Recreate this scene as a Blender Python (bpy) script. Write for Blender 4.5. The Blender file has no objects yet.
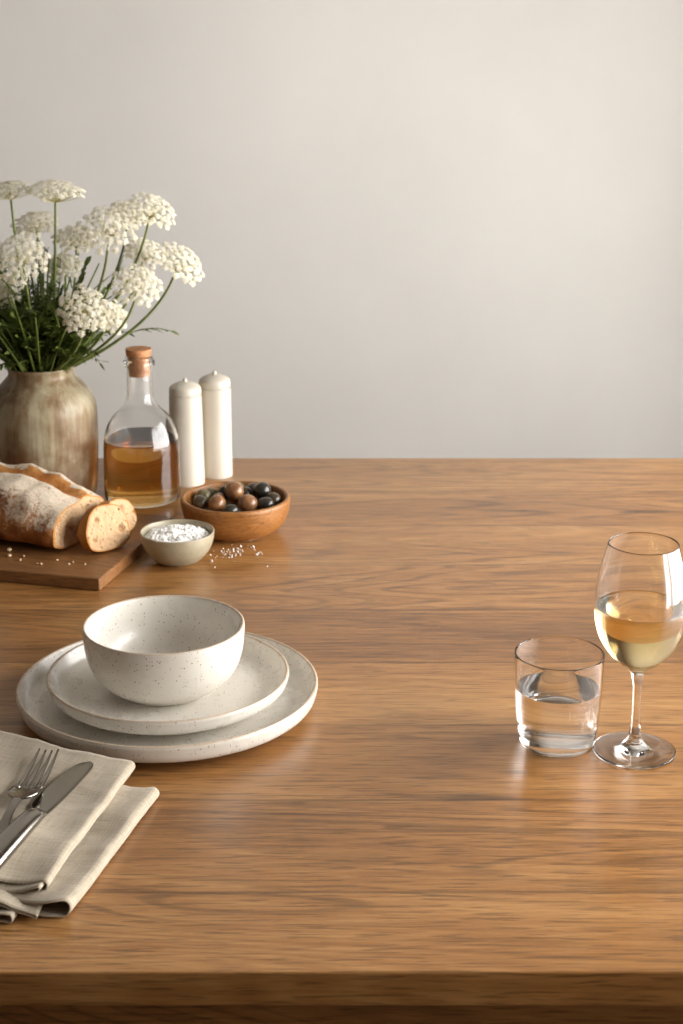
import bpy, bmesh, math, random
from mathutils import Vector, Matrix, noise, Euler
C = bpy.context.scene.collection
sc = bpy.context.scene
PI = math.pi
R = math.radians
random.seed(7)
T = 0.75                                   # height of the table top

# ---------------------------------------------------------------- camera
cam = bpy.data.cameras.new('camera')
co = bpy.data.objects.new('camera', cam); C.objects.link(co)
cam.sensor_fit = 'VERTICAL'; cam.sensor_height = 24; cam.sensor_width = 16
cam.lens = 1660 / 1024 * 24
cam.shift_y = -(512 - 401) / 1024
co.location = (0, 0, T + .62)
co.rotation_euler = (R(90 - 14), 0, 0)
cam.clip_start = .05; cam.clip_end = 50
cam.dof.use_dof = True
cam.dof.focus_distance = 1.36
cam.dof.aperture_fstop = 10.0
sc.camera = co

# ---------------------------------------------------------------- colour management
vs = sc.view_settings
sc.display_settings.display_device = 'sRGB'
vs.view_transform = 'Standard'; vs.look = 'None'; vs.gamma = 1; vs.use_curve_mapping = False
vs.exposure = 0.84
sc.cycles.max_bounces = 14; sc.cycles.transmission_bounces = 14; sc.cycles.glossy_bounces = 6
sc.cycles.diffuse_bounces = 5; sc.cycles.use_denoising = True
sc.cycles.blur_glossy = .3
sc.cycles.denoising_prefilter = 'ACCURATE'
sc.cycles.sample_clamp_indirect = 6

# ---------------------------------------------------------------- world and daylight
w = bpy.data.worlds.new('sky'); sc.world = w; w.use_nodes = True
wb = w.node_tree.nodes['Background']; wb.inputs[0].default_value = (.93, .96, 1, 1); wb.inputs[1].default_value = .6

def area(name, loc, aim, sx, sy, power, col=(1, 1, 1)):
    l = bpy.data.lights.new(name, 'AREA'); l.shape = 'RECTANGLE'; l.size = sx; l.size_y = sy
    l.energy = power; l.color = col
    o = bpy.data.objects.new(name, l); C.objects.link(o); o.location = loc
    o.rotation_euler = (Vector(aim) - Vector(loc)).to_track_quat('-Z', 'Y').to_euler()
    return o
WX = 1.04                                   # inner face of the window wall
WY0, WY1, WZ0, WZ1 = .50, 2.30, T - .22, T + .98
BACK = 2.95
area('window_daylight', (WX + .22, (WY0 + WY1) / 2, (WZ0 + WZ1) / 2 + .05), (0, (WY0 + WY1) / 2, (WZ0 + WZ1) / 2),
     WY1 - WY0, WZ1 - WZ0, 52, (1, .985, .965))

# ---------------------------------------------------------------- materials
def S(r, g, b):
    f = lambda c: ((c / 255) / 12.92 if c / 255 <= .04045 else ((c / 255 + .055) / 1.055) ** 2.4)
    return (f(r), f(g), f(b), 1)
class NT:
    def __init__(s, name):
        s.m = bpy.data.materials.new(name); s.m.use_nodes = True
        s.t = s.m.node_tree; s.n = s.t.nodes; s.b = s.n['Principled BSDF']
    def node(s, typ, **k):
        x = s.n.new(typ)
        for a, v in k.items():
            if a.startswith('i_'): x.inputs[a[2:].replace('_', ' ')].default_value = v
            else: setattr(x, a, v)
        return x
    def link(s, a, b): s.t.links.new(a, b)
    def coord(s, scale=(1, 1, 1), loc=(0, 0, 0), kind='Object', rot=(0, 0, 0)):
        tc = s.node('ShaderNodeTexCoord'); mp = s.node('ShaderNodeMapping')
        mp.inputs['Scale'].default_value = scale; mp.inputs['Location'].default_value = loc; mp.inputs['Rotation'].default_value = rot
        s.link(tc.outputs[kind], mp.inputs[0]); return mp.outputs[0]
    def noise(s, vec, scale, detail=4, rough=.5, dist=0):
        x = s.node('ShaderNodeTexNoise'); x.inputs['Scale'].default_value = scale; x.inputs['Detail'].default_value = detail
        x.inputs['Roughness'].default_value = rough; x.inputs['Distortion'].default_value = dist
        s.link(vec, x.inputs['Vector']); return x.outputs['Fac']
    def ramp(s, fac, stops, interp='LINEAR'):
        x = s.node('ShaderNodeValToRGB'); x.color_ramp.interpolation = interp
        e = x.color_ramp.elements
        while len(e) < len(stops): e.new(.5)
        for q, (p, c) in zip(e, stops): q.position = p; q.color = c
        s.link(fac, x.inputs[0]); return x.outputs[0]
    def mix(s, fac, a, b, mode='MIX'):
        x = s.node('ShaderNodeMix', data_type='RGBA', blend_type=mode)
        for v, i in ((fac, 0), (a, 6), (b, 7)):
            if hasattr(v, 'links'): s.link(v, x.inputs[i])
            else: x.inputs[i].default_value = v
        return x.outputs[2]
    def math(s, op, a, b=0, c=None):
        x = s.node('ShaderNodeMath', operation=op)
        for i, v in enumerate((a, b, c)):
            if v is None: continue
            if hasattr(v, 'links'): s.link(v, x.inputs[i])
            else: x.inputs[i].default_value = v
        return x.outputs[0]
    def base(s, c):
        if hasattr(c, 'links'): s.link(c, s.b.inputs['Base Color'])
        else: s.b.inputs['Base Color'].default_value = c
    def rough(s, c):
        if hasattr(c, 'links'): s.link(c, s.b.inputs['Roughness'])
        else: s.b.inputs['Roughness'].default_value = c
    def bump(s, h, strength=.3, dist=.001):
        x = s.node('ShaderNodeBump'); x.inputs['Strength'].default_value = strength; x.inputs['Distance'].default_value = dist
        s.link(h, x.inputs['Height']); s.link(x.outputs[0], s.b.inputs['Normal'])

def g(v): return (v, v, v, 1)
def plain(name, col, rough=.6, metal=0, spec=.5):
    n = NT(name); n.base(col); n.rough(rough); n.b.inputs['Metallic'].default_value = metal
    n.b.inputs['Specular IOR Level'].default_value = spec
    return n.m

def wood(name, dark, mid, light, scale=1.0, rough=.42, planks=None, spec=.5, knots=False, coordkind='Object'):
    n = NT(name)
    v = n.coord((1, 1, 1), kind=coordkind)
    sep = n.node('ShaderNodeSeparateXYZ'); n.link(v, sep.inputs[0])
    x, y, z = sep.outputs
    if planks:
        # staggered boards running along x, joined across y
        idx = n.math('FLOOR', n.math('DIVIDE', n.math('ADD', y, planks[1]), planks[0]))
        wn = n.node('ShaderNodeTexWhiteNoise', noise_dimensions='1D'); n.link(idx, wn.inputs['W'])
        tone = wn.outputs['Value']
        off = n.math('MULTIPLY', tone, 13.0)
    else:
        tone = None; off = n.math('MULTIPLY', x, 0)
    cb = n.node('ShaderNodeCombineXYZ')
    n.link(n.math('ADD', n.math('MULTIPLY', x, 1.0), off), cb.inputs[0]); n.link(y, cb.inputs[1]); n.link(n.math('ADD', z, off), cb.inputs[2])
    def mp(sx, sy, sz):
        m = n.node('ShaderNodeMapping'); m.inputs['Scale'].default_value = (sx * scale, sy * scale, sz * scale)
        n.link(cb.outputs[0], m.inputs[0]); return m.outputs[0]
    big = n.noise(mp(1.1, 9, 9), 1.0, 5, .55, .4)
    # growth rings: contour bands of a stretched noise field make the cathedral figure
    field = n.noise(mp(.9, 6.5, 6.5), 1.0, 2, .4, .25)
    rings = n.math('SINE', n.math('MULTIPLY', field, 150.0))
    rings = n.math('ADD', n.math('MULTIPLY', rings, .5), .5)
    fine = n.noise(mp(26, 360, 360), 1.0, 3, .65)
    pores = n.noise(mp(45, 560, 560), 1.0, 2, .5)
    med = n.noise(mp(6.5, 105, 105), 1.0, 5, .65, .3)
    c_ = lambda q, k: n.math('MULTIPLY', n.math('SUBTRACT', q, .5), k)
    f = n.math('ADD', n.math('ADD', c_(big, .62), .5), c_(med, .42))
    f = n.math('ADD', n.math('ADD', f, c_(fine, .34)), c_(rings, .07))
    if tone is not None: f = n.math('ADD', f, n.math('MULTIPLY', n.math('SUBTRACT', tone, .5), .15))
    col = n.ramp(f, [(.22, dark), (.50, mid), (.80, light)])
    lines = n.ramp(n.noise(mp(24, 380, 380), 1.0, 2, .5, .2), [(.37, g(.38)), (.45, g(1))])
    col = n.mix(.6, col, lines, 'MULTIPLY')
    arcs = n.ramp(n.math('SINE', n.math('MULTIPLY', n.math('ADD', field, n.math('MULTIPLY', med, .012)), 230.0)), [(.55, g(1)), (.95, g(.60))])
    col = n.mix(n.ramp(n.noise(mp(1.6, 9, 9), 1.0, 1), [(.42, g(.1)), (.6, g(.85))]), col, arcs, 'MULTIPLY')
    pm = n.ramp(pores, [(.30, g(.62)), (.42, g(1))])
    col = n.mix(.55, col, pm, 'MULTIPLY')
    if planks:
        fr = n.math('FRACT', n.math('DIVIDE', n.math('ADD', y, planks[1]), planks[0]))
        seam = n.math('LESS_THAN', n.math('ABSOLUTE', n.math('SUBTRACT', fr, .5)), .488)
        sm = n.mix(seam, g(.66), g(1)); col = n.mix(1.0, col, sm, 'MULTIPLY')
    if knots:
        vv = n.node('ShaderNodeTexVoronoi'); vv.inputs['Scale'].default_value = 1.0
        n.link(mp(2.6, 8.5, 8.5), vv.inputs['Vector'])
        k = n.ramp(n.math('ADD', vv.outputs['Distance'], n.math('MULTIPLY', med, .10)), [(.085, g(.26)), (.155, g(1))])
        col = n.mix(.75, col, k, 'MULTIPLY')
    n.base(col)
    n.rough(n.math('ADD', n.math('MULTIPLY', med, .16), rough - .08))
    n.b.inputs['Specular IOR Level'].default_value = spec
    n.bump(n.math('ADD', n.math('MULTIPLY', pores, .5), n.math('MULTIPLY', med, .4)), .22, .0006)
    return n.m

M = {}
M['table'] = wood('honey_oak', S(98, 59, 25), S(158, 109, 58), S(194, 147, 91), 1.0, .31, planks=(.137, -.9870 + 1.5625 + .0685), spec=.7, knots=True)
M['table_edge'] = M['table']
M['board'] = wood('walnut', S(90, 58, 30), S(134, 90, 48), S(160, 108, 60), 2.0, .5)
M['bowlwood'] = wood('acacia', S(116, 74, 34), S(156, 102, 50), S(184, 128, 68), 2.5, .42)

def ceramic(name, col, speck, rough=.22, scale=330, keep=.82, tint=None, edge=None):
    # edge: height of the rim, where the glaze breaks to tan
    n = NT(name); v = n.coord()
    vo = n.node('ShaderNodeTexVoronoi'); vo.inputs['Scale'].default_value = scale; n.link(v, vo.inputs['Vector'])
    sx = n.node('ShaderNodeSeparateColor'); n.link(vo.outputs['Color'], sx.inputs[0])
    sel = n.math('GREATER_THAN', sx.outputs[0], keep)
    rad = n.math('MULTIPLY', sx.outputs[1], .34)
    dot = n.math('MULTIPLY', n.math('LESS_THAN', vo.outputs['Distance'], rad), sel)
    base = n.ramp(n.noise(v, 22, 3), [(.3, col), (.7, tint or col)])
    c = n.mix(n.math('MULTIPLY', dot, .75), base, speck)
    if edge:
        sp = n.node('ShaderNodeSeparateXYZ'); n.link(v, sp.inputs[0])
        e_ = n.math('ADD', sp.outputs[2], n.math('MULTIPLY', n.noise(v, 90, 2), .0012))
        m_ = n.ramp(n.math('MULTIPLY', n.math('SUBTRACT', e_, edge - .0006), 500), [(.15, g(0)), (.7, g(.6))])
        c = n.mix(m_, c, S(184, 150, 112))
    n.base(c); n.rough(n.math('ADD', n.math('MULTIPLY', n.noise(v, 40, 2), .1), rough - .05))
    n.b.inputs['IOR'].default_value = 1.5
    n.b.inputs['Coat Weight'].default_value = .15; n.b.inputs['Coat Roughness'].default_value = .1
    n.bump(n.noise(v, 60, 2), .06, .002)
    return n.m
for k_, z_ in (('plate', .0245), ('plate2', .0288), ('plate3', .0608)):
    M[k_] = ceramic('speckled_glaze', S(226, 221, 212), S(116, 82, 52), .28, 460, .62, S(219, 213, 202), edge=z_)
M['plate_rim'] = plain('bare_rim', S(196, 172, 142), .5)
M['salt_bowl'] = ceramic('sage_glaze', S(172, 162, 138), S(120, 104, 80), .35, 500, .86, S(158, 148, 124))
M['mill'] = ceramic('white_ceramic', S(204, 196, 181), S(204, 196, 181), .38, 300, 1.1, S(198, 189, 173))

def vase_mat():
    n = NT('stoneware_glaze'); v = n.coord((1, 1, .10)); v2 = n.coord((1, 1, 1))
    st = n.noise(v, 55, 5, .6, .3); bl = n.noise(v2, 17, 4, .6)
    sep = n.node('ShaderNodeSeparateXYZ'); n.link(v2, sep.inputs[0])
    a = n.ramp(n.math('ADD', n.math('MULTIPLY', st, .6), n.math('MULTIPLY', bl, .4)),
               [(.38, S(96, 72, 46)), (.48, S(132, 110, 82)), (.54, S(150, 136, 108)), (.62, S(172, 160, 134))])
    low = n.ramp(n.math('ADD', sep.outputs[2], n.math('MULTIPLY', n.math('SUBTRACT', bl, .5), .16)), [(.045, g(1)), (.085, g(0))])
    c = n.mix(n.math('MULTIPLY', low, .7), a, S(104, 60, 28))
    n.base(c); n.rough(.5); n.b.inputs['Specular IOR Level'].default_value = .35; n.b.inputs['Coat Weight'].default_value = .12; n.b.inputs['Coat Roughness'].default_value = .15
    n.bump(n.math('ADD', st, bl), .06, .001)
    return n.m
M['vase'] = vase_mat()

def glassm(name, col=(1, 1, 1, 1), ior=1.45, vol=None, dens=0, rough=0):
    m = bpy.data.materials.new(name); m.use_nodes = True; nt = m.node_tree
    nt.nodes.clear(); out = nt.nodes.new('ShaderNodeOutputMaterial')
    gl = nt.nodes.new('ShaderNodeBsdfGlass'); gl.inputs['Color'].default_value = col; gl.inputs['IOR'].default_value = ior
    gl.inputs['Roughness'].default_value = rough
    nt.links.new(gl.outputs[0], out.inputs[0])
    if vol:
        va = nt.nodes.new('ShaderNodeVolumeAbsorption'); va.inputs[0].default_value = vol; va.inputs[1].default_value = dens
        nt.links.new(va.outputs[0], out.inputs['Volume'])
    return m
M['glass'] = glassm('clear_glass')
M['water'] = glassm('water', ior=1.33)
M['wine'] = glassm('white_wine', ior=1.34, vol=(.95, .76, .16, 1), dens=18)
M['oil'] = glassm('golden_oil', ior=1.45, vol=(.88, .60, .0, 1), dens=32)

def cork_mat():
    n = NT('cork'); v = n.coord()
    n.base(n.ramp(n.noise(v, 160, 4, .7), [(.35, S(150, 98, 62)), (.55, S(190, 134, 92)), (.8, S(205, 152, 110))]))
    n.rough(.85); n.bump(n.noise(v, 260, 3), .4, .001); return n.m
M['cork'] = cork_mat()

def linen():
    n = NT('linen'); v = n.coord(kind='UV')
    wv = n.node('ShaderNodeTexWave', wave_type='BANDS', bands_direction='X'); wv.inputs['Scale'].default_value = 330; wv.inputs['Distortion'].default_value = 1.2; wv.inputs['Detail'].default_value = 2
    wh = n.node('ShaderNodeTexWave', wave_type='BANDS', bands_direction='Y'); wh.inputs['Scale'].default_value = 330; wh.inputs['Distortion'].default_value = 1.2; wh.inputs['Detail'].default_value = 2
    n.link(v, wv.inputs[0]); n.link(v, wh.inputs[0])
    wea = n.math('MULTIPLY', n.math('ADD', wv.outputs['Fac'], wh.outputs['Fac']), .5)
    sv = n.coord((40, 900, 1), kind='UV'); sh = n.coord((900, 40, 1), kind='UV')
    slub = n.math('ADD', n.noise(sv, 1, 3), n.noise(sh, 1, 3))
    f = n.math('ADD', n.math('MULTIPLY', wea, .35), n.math('MULTIPLY', slub, .45))
    n.base(n.ramp(f, [(.35, S(140, 127, 108)), (.6, S(176, 163, 143)), (.85, S(198, 186, 166))]))
    n.rough(.95); n.b.inputs['Sheen Weight'].default_value = .15; n.b.inputs['Specular IOR Level'].default_value = .15
    n.bump(f, .5, .0006); return n.m
M['linen'] = linen()

def steel():
    n = NT('brushed_steel'); v = n.coord((1, 60, 1)); n.base(S(156, 150, 142)); n.b.inputs['Metallic'].default_value = 1
    n.rough(n.math('ADD', n.math('MULTIPLY', n.noise(v, 30, 3), .10), .12)); return n.m
M['steel'] = steel()

def crust():
    n = NT('floured_crust'); v = n.coord(); tc = n.node('ShaderNodeTexCoord')
    ge = n.node('ShaderNodeNewGeometry'); sp = n.node('ShaderNodeSeparateXYZ'); n.link(tc.outputs['Normal'], sp.inputs[0])
    br = n.ramp(n.noise(v, 38, 5, .6), [(.3, S(104, 54, 22)), (.5, S(158, 94, 42)), (.72, S(196, 138, 78))])
    fl = n.noise(v, 230, 5, .8); patch = n.noise(v, 34, 4, .6)
    # flour was dusted from above, so it lies on the faces that look up
    f = n.math('ADD', n.math('MULTIPLY', fl, 1.5), n.math('MULTIPLY', patch, .55))
    f = n.math('ADD', f, n.math('MULTIPLY', sp.outputs[2], .42))
    mask = n.ramp(n.math('MULTIPLY', f, .5), [(.57, g(0)), (.68, g(.9))])
    n.base(n.mix(mask, br, S(226, 212, 190))); n.rough(.8); n.b.inputs['Specular IOR Level'].default_value = .25
    n.bump(n.math('ADD', fl, n.noise(v, 60, 4)), .6, .003); return n.m
M['crust'] = crust()
def crumbm():
    n = NT('bread_crumb'); v = n.coord()
    vo = n.node('ShaderNodeTexVoronoi'); vo.inputs['Scale'].default_value = 190; n.link(v, vo.inputs['Vector'])
    vb = n.node('ShaderNodeTexVoronoi'); vb.inputs['Scale'].default_value = 62; n.link(v, vb.inputs['Vector'])
    h = n.math('ADD', n.ramp(vo.outputs['Distance'], [(.1, g(0)), (.4, g(1))]), n.ramp(vb.outputs['Distance'], [(.12, g(0)), (.26, g(1))]))
    n.base(n.ramp(h, [(.0, S(112, 72, 40)), (.7, S(178, 138, 98)), (1, S(206, 170, 130))])); n.rough(.9)
    n.b.inputs['Subsurface Weight'].default_value = .15; n.b.inputs['Subsurface Scale'].default_value = .004
    n.bump(h, .7, .002); return n.m
M['crumb'] = crumbm()
def scorem():
    n = NT('golden_score'); v = n.coord((1, 1, 1))
    n.base(n.ramp(n.noise(v, 60, 4, .6), [(.3, S(150, 86, 34)), (.55, S(200, 138, 74)), (.8, S(222, 172, 110))])); n.rough(.75)
    n.bump(n.noise(v, 110, 4), .5, .002); return n.m
M['score'] = scorem()
M['crustedge'] = plain('slice_crust', S(186, 122, 52), .75)
M['salt'] = plain('salt', S(246, 244, 240), .8, spec=.2)
M['crumb_bit'] = plain('crumb_bit', S(222, 190, 150), .9)

def olive_mat(name, a, b):
    n = NT(name); v = n.coord(); n.base(n.ramp(n.noise(v, 110, 3, .6), [(.35, a), (.65, b)])); n.rough(.3)
    n.b.inputs['Coat Weight'].default_value = .35; n.b.inputs['Coat Roughness'].default_value = .12; n.bump(n.noise(v, 170, 3), .12, .001); return n.m
OM = {'green': olive_mat('olive_green', S(84, 78, 48), S(126, 116, 80)), 'brown': olive_mat('olive_brown', S(112, 74, 46), S(158, 114, 76)),
      'black': olive_mat('olive_black', S(34, 31, 26), S(60, 54, 42)), 'dark': olive_mat('olive_dark', S(58, 48, 36), S(90, 76, 54))}

def petal():
    n = NT('lace_floret'); v = n.coord()
    n.base(n.ramp(n.noise(v, 120, 2), [(.3, S(208, 200, 168)), (.6, S(234, 228, 210))])); n.rough(.8)
    n.b.inputs['Specular IOR Level'].default_value = .15
    n.b.inputs['Subsurface Weight'].default_value = .0
    return n.m
M['petal'] = petal()
M['petal_g'] = plain('floret_underside', S(196, 190, 140), .8, spec=.2)
def greenm(name, a, b, rough=.55):
    n = NT(name); v = n.coord(); n.base(n.ramp(n.noise(v, 50, 3), [(.3, a), (.7, b)])); n.rough(rough); n.b.inputs['Specular IOR Level'].default_value = .25; return n.m
M['stem'] = greenm('green_stem', S(84, 98, 44), S(122, 132, 74))
M['leaf'] = greenm('dark_leaf', S(60, 76, 24), S(102, 114, 48))

def plaster():
    n = NT('plaster'); v = n.coord()
    n.base(n.ramp(n.noise(v, 2.2, 5, .6), [(.3, S(216, 213, 207)), (.7, S(224, 221, 215))])); n.rough(.92)
    n.b.inputs['Specular IOR Level'].default_value = .2
    n.bump(n.noise(v, 9, 5, .6), .12, .01); return n.m
M['wall'] = plaster()
M['roomwall'] = plain('room_paint', S(150, 144, 136), .9)
M['ceiling'] = plain('ceiling_paint', S(190, 186, 180), .9)
M['floor'] = wood('floorboards', S(84, 56, 36), S(120, 84, 54), S(140, 100, 66), .6, .55, planks=(.16, 0))
M['frame'] = plain('window_paint', S(235, 232, 226), .5)

# ---------------------------------------------------------------- helpers
def tag(o, label=None, cat=None, group=None, kind=None):
    if label: o['label'] = label
    if cat: o['category'] = cat
    if group: o['group'] = group
    if kind: o['kind'] = kind
    return o
def empty(name, loc, rz=0):
    o = bpy.data.objects.new(name, None); C.objects.link(o); o.location = loc; o.rotation_euler = (0, 0, rz)
    o.empty_display_size = .02; return o
def obj(name, me, mats, parent=None, loc=(0, 0, 0), rot=(0, 0, 0), smooth=True):
    if isinstance(me, bmesh.types.BMesh):
        bm = me; me = bpy.data.meshes.new(name); bm.to_mesh(me); bm.free()
    o = bpy.data.objects.new(name, me); C.objects.link(o)
    for m in (mats if isinstance(mats, (list, tuple)) else [mats]): me.materials.append(m)
    if smooth:
        for p in me.polygons: p.use_smooth = True
    o.location = loc; o.rotation_euler = rot
    if parent: o.parent = parent
    return o
def cr(pts, k=6):
    """Catmull-Rom through the profile points; a point given twice stays a corner."""
    out = []
    n = len(pts)
    for i in range(n - 1):
        p1, p2 = Vector(pts[i]), Vector(pts[i + 1])
        if (p1 - p2).length < 1e-9: continue
        p0 = Vector(pts[i - 1]) if i > 0 else p1
        p3 = Vector(pts[i + 2]) if i + 2 < n else p2
        for j in range(k):
            t = j / k
            v = .5 * ((2 * p1) + (-p0 + p2) * t + (2 * p0 - 5 * p1 + 4 * p2 - p3) * t * t + (-p0 + 3 * p1 - 3 * p2 + p3) * t ** 3)
            out.append((max(v.x, 0), v.y))
    out.append(tuple(pts[-1]))
    return out
def lathe(prof, seg=96, wob=0, seed=0, rimz=None):
    bm = bmesh.new(); rings = []
    for r, z in prof:
        if r < 1e-6: rings.append([bm.verts.new((0, 0, z))])
        else:
            ring = []
            for i in range(seg):
                a = 2 * PI * i / seg; f = 1
                if wob: f += wob * noise.noise(Vector((math.cos(a) * 1.3, math.sin(a) * 1.3, z * 9 + seed)))
                ring.append(bm.verts.new((r * f * math.cos(a), r * f * math.sin(a), z)))
            rings.append(ring)
    for a, b in zip(rings, rings[1:]):
        for i in range(seg):
            j = (i + 1) % seg
            if len(a) == 1 and len(b) == 1: continue
            if len(a) == 1: bm.faces.new((a[0], b[j], b[i]))
            elif len(b) == 1: bm.faces.new((a[i], a[j], b[0]))
            else: bm.faces.new((a[i], a[j], b[j], b[i]))
    return bm
def box(bm, x0, x1, y0, y1, z0, z1):
    r = bmesh.ops.create_cube(bm, size=1)
    for v in r['verts']:
        v.co = Vector(((x0 + x1) / 2 + v.co.x * (x1 - x0), (y0 + y1) / 2 + v.co.y * (y1 - y0), (z0 + z1) / 2 + v.co.z * (z1 - z0)))
    return r
def boxobj(name, b, mat, parent=None, bev=0, kind=None):
    bm = bmesh.new(); box(bm, *b)
    if bev: bmesh.ops.bevel(bm, geom=bm.edges[:], offset=bev, segments=3, affect='EDGES', profile=.6)
    o = obj(name, bm, mat, parent, smooth=False)
    if kind: o['kind'] = kind
    return o
def tube(bm, pts, rads, seg=8, cap=True, flat=1.0):
    pts = [Vector(p) for p in pts]; rings = []
    up = Vector((0, 0, 1)); prevx = None
    for i, p in enumerate(pts):
        d = (pts[min(i + 1, len(pts) - 1)] - pts[max(i - 1, 0)]).normalized()
        x = prevx - d * prevx.dot(d) if prevx else (d.cross(up) if abs(d.z) < .95 else d.cross(Vector((0, 1, 0))))
        x.normalize(); y = d.cross(x); prevx = x
        r = rads[i] if hasattr(rads, '__len__') else rads
        rings.append([bm.verts.new(p + x * math.cos(2 * PI * k / seg) * r + y * math.sin(2 * PI * k / seg) * r * flat) for k in range(seg)])
    for a, b in zip(rings, rings[1:]):
        for k in range(seg): bm.faces.new((a[k], a[(k + 1) % seg], b[(k + 1) % seg], b[k]))
    if cap:
        bm.faces.new(rings[0][::-1]); bm.faces.new(rings[-1])

# ---------------------------------------------------------------- the room
RX0, RY0, H = -2.2, -2.0, 2.7
boxobj('floor', (RX0, WX, RY0, BACK, -.1, 0), M['floor'], kind='structure')
boxobj('ceiling', (RX0, WX, RY0, BACK, H, H + .1), M['ceiling'], kind='structure')
boxobj('wall_back', (RX0 - .12, WX + .12, BACK, BACK + .12, -.1, H + .1), M['wall'], kind='structure')
boxobj('wall_left', (RX0 - .12, RX0, RY0, BACK, -.1, H + .1), M['roomwall'], kind='structure')
boxobj('wall_front', (RX0 - .12, WX + .12, RY0 - .12, RY0, -.1, H + .1), M['roomwall'], kind='structure')
bm = bmesh.new()                            # the window wall, one mesh around its opening
for b in ((WX, WX + .12, RY0, WY0, -.1, H + .1), (WX, WX + .12, WY1, BACK, -.1, H + .1),
          (WX, WX + .12, WY0, WY1, -.1, WZ0), (WX, WX + .12, WY0, WY1, WZ1, H + .1)): box(bm, *b)
o = obj('wall_right', bm, M['roomwall'], smooth=False); o['kind'] = 'structure'
bm = bmesh.new()
for b in ((WX + .03, WX + .08, WY0, WY0 + .04, WZ0, WZ1), (WX + .03, WX + .08, WY1 - .04, WY1, WZ0, WZ1),
          (WX + .03, WX + .08, WY0, WY1, WZ0, WZ0 + .04), (WX + .03, WX + .08, WY0, WY1, WZ1 - .04, WZ1),
          *[(WX + .04, WX + .07, WY0 + (WY1 - WY0) * q - .022, WY0 + (WY1 - WY0) * q + .022, WZ0, WZ1) for q in (.25, .5, .75)],
          (WX + .04, WX + .07, WY0, WY1, WZ0 + .62, WZ0 + .65)): box(bm, *b)
wf = obj('window_1', bm, M['frame'], smooth=False); wf['kind'] = 'structure'
for i, b in enumerate(((RX0, WX, BACK - .015, BACK, 0, .1), (RX0, RX0 + .015, RY0, BACK - .015, 0, .1))):
    boxobj(('baseboard_back', 'baseboard_left')[i], b, M['frame'], kind='structure')

# ---------------------------------------------------------------- the table
TX0, TX1, TY0, TY1 = -.95, .82, .955, 2.167
table = tag(empty('dining_table', (.035, 1.56, 0)), 'honey brown oak dining table with plank top, everything set on it', 'table')
def tbox(name, x0, x1, y0, y1, z0, z1, bev=.002):
    bm = bmesh.new(); box(bm, x0 - .035, x1 - .035, y0 - 1.56, y1 - 1.56, z0, z1)
    bmesh.ops.bevel(bm, geom=bm.edges[:], offset=bev, segments=3, affect='EDGES', profile=.6)
    return obj(name, bm, M['table'], table, smooth=False)
tt = tbox('tabletop', TX0, TX1, TY0, TY1, T - .025, T, .0018)
# keep the wood figure in table coordinates: planks joined where the photo shows the seams
for k, (a, b, c, d) in enumerate(((TX0 + .08, TX1 - .08, TY0 + .05, TY0 + .075), (TX0 + .08, TX1 - .08, TY1 - .075, TY1 - .05),
                                  (TX0 + .06, TX0 + .08, TY0 + .06, TY1 - .06), (TX1 - .08, TX1 - .06, TY0 + .06, TY1 - .06))):
    tbox('apron', a, b, c, d, T - .115, T - .025)
for sx in (TX0 + .05, TX1 - .12):
    for sy in (TY0 + .045, TY1 - .115):
        tbox('leg', sx, sx + .07, sy, sy + .07, 0, T - .025, .004)

# ---------------------------------------------------------------- plates and bowl
def rimmed(prof, k=5): return cr(prof, k)
big = [(0, .0035), (.078, .0035), (.081, .0005), (.086, 0), (.090, .0012), (.104, .0030), (.119, .0058), (.1268, .0090), (.1302, .0132), (.1318, .0195), (.1322, .0232),
       (.1312, .0252), (.1294, .0248), (.1274, .0205), (.1235, .0140), (.116, .0100), (.105, .0088), (.05, .0085), (0, .0085)]
o = obj('dinner_plate', lathe(rimmed(big), 160, .004, 1), M['plate'], loc=(-.153, 1.363, T)); tag(o, 'large speckled off-white dinner plate lying on the table under the smaller plate', 'plate')
small = [(0, .006), (.062, .006), (.064, .0006), (.069, 0), (.073, .0030), (.084, .0078), (.0935, .0122), (.1005, .0162), (.1038, .0202), (.1054, .0252), (.1058, .0276),
         (.1049, .0294), (.1030, .0290), (.1012, .0250), (.0975, .0185), (.091, .0148), (.08, .0137), (.04, .0135), (0, .0135)]
o = obj('salad_plate', lathe(rimmed(small), 160, .004, 4), M['plate2'], loc=(-.152, 1.356, T + .0087)); tag(o, 'smaller speckled off-white plate between the bowl and the large plate', 'plate')
bowl = [(0, .004), (.032, .004), (.034, .0005), (.0372, 0), (.0392, .0018), (.0405, .0040), (.0480, .0068), (.0570, .0140), (.0642, .0250), (.0682, .0375), (.0697, .0500), (.0702, .0590),
        (.0697, .0610), (.0681, .0612), (.0668, .0588), (.0655, .0490), (.0637, .0380), (.0590, .0265), (.0500, .0160), (.0400, .0105), (.025, .0085), (0, .0080)]
o = obj('cereal_bowl', lathe(rimmed(bowl), 160, .004, 9), M['plate3'], loc=(-.1545, 1.353, T + .0224)); tag(o, 'empty speckled off-white bowl on top of the two plates', 'bowl')

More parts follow.
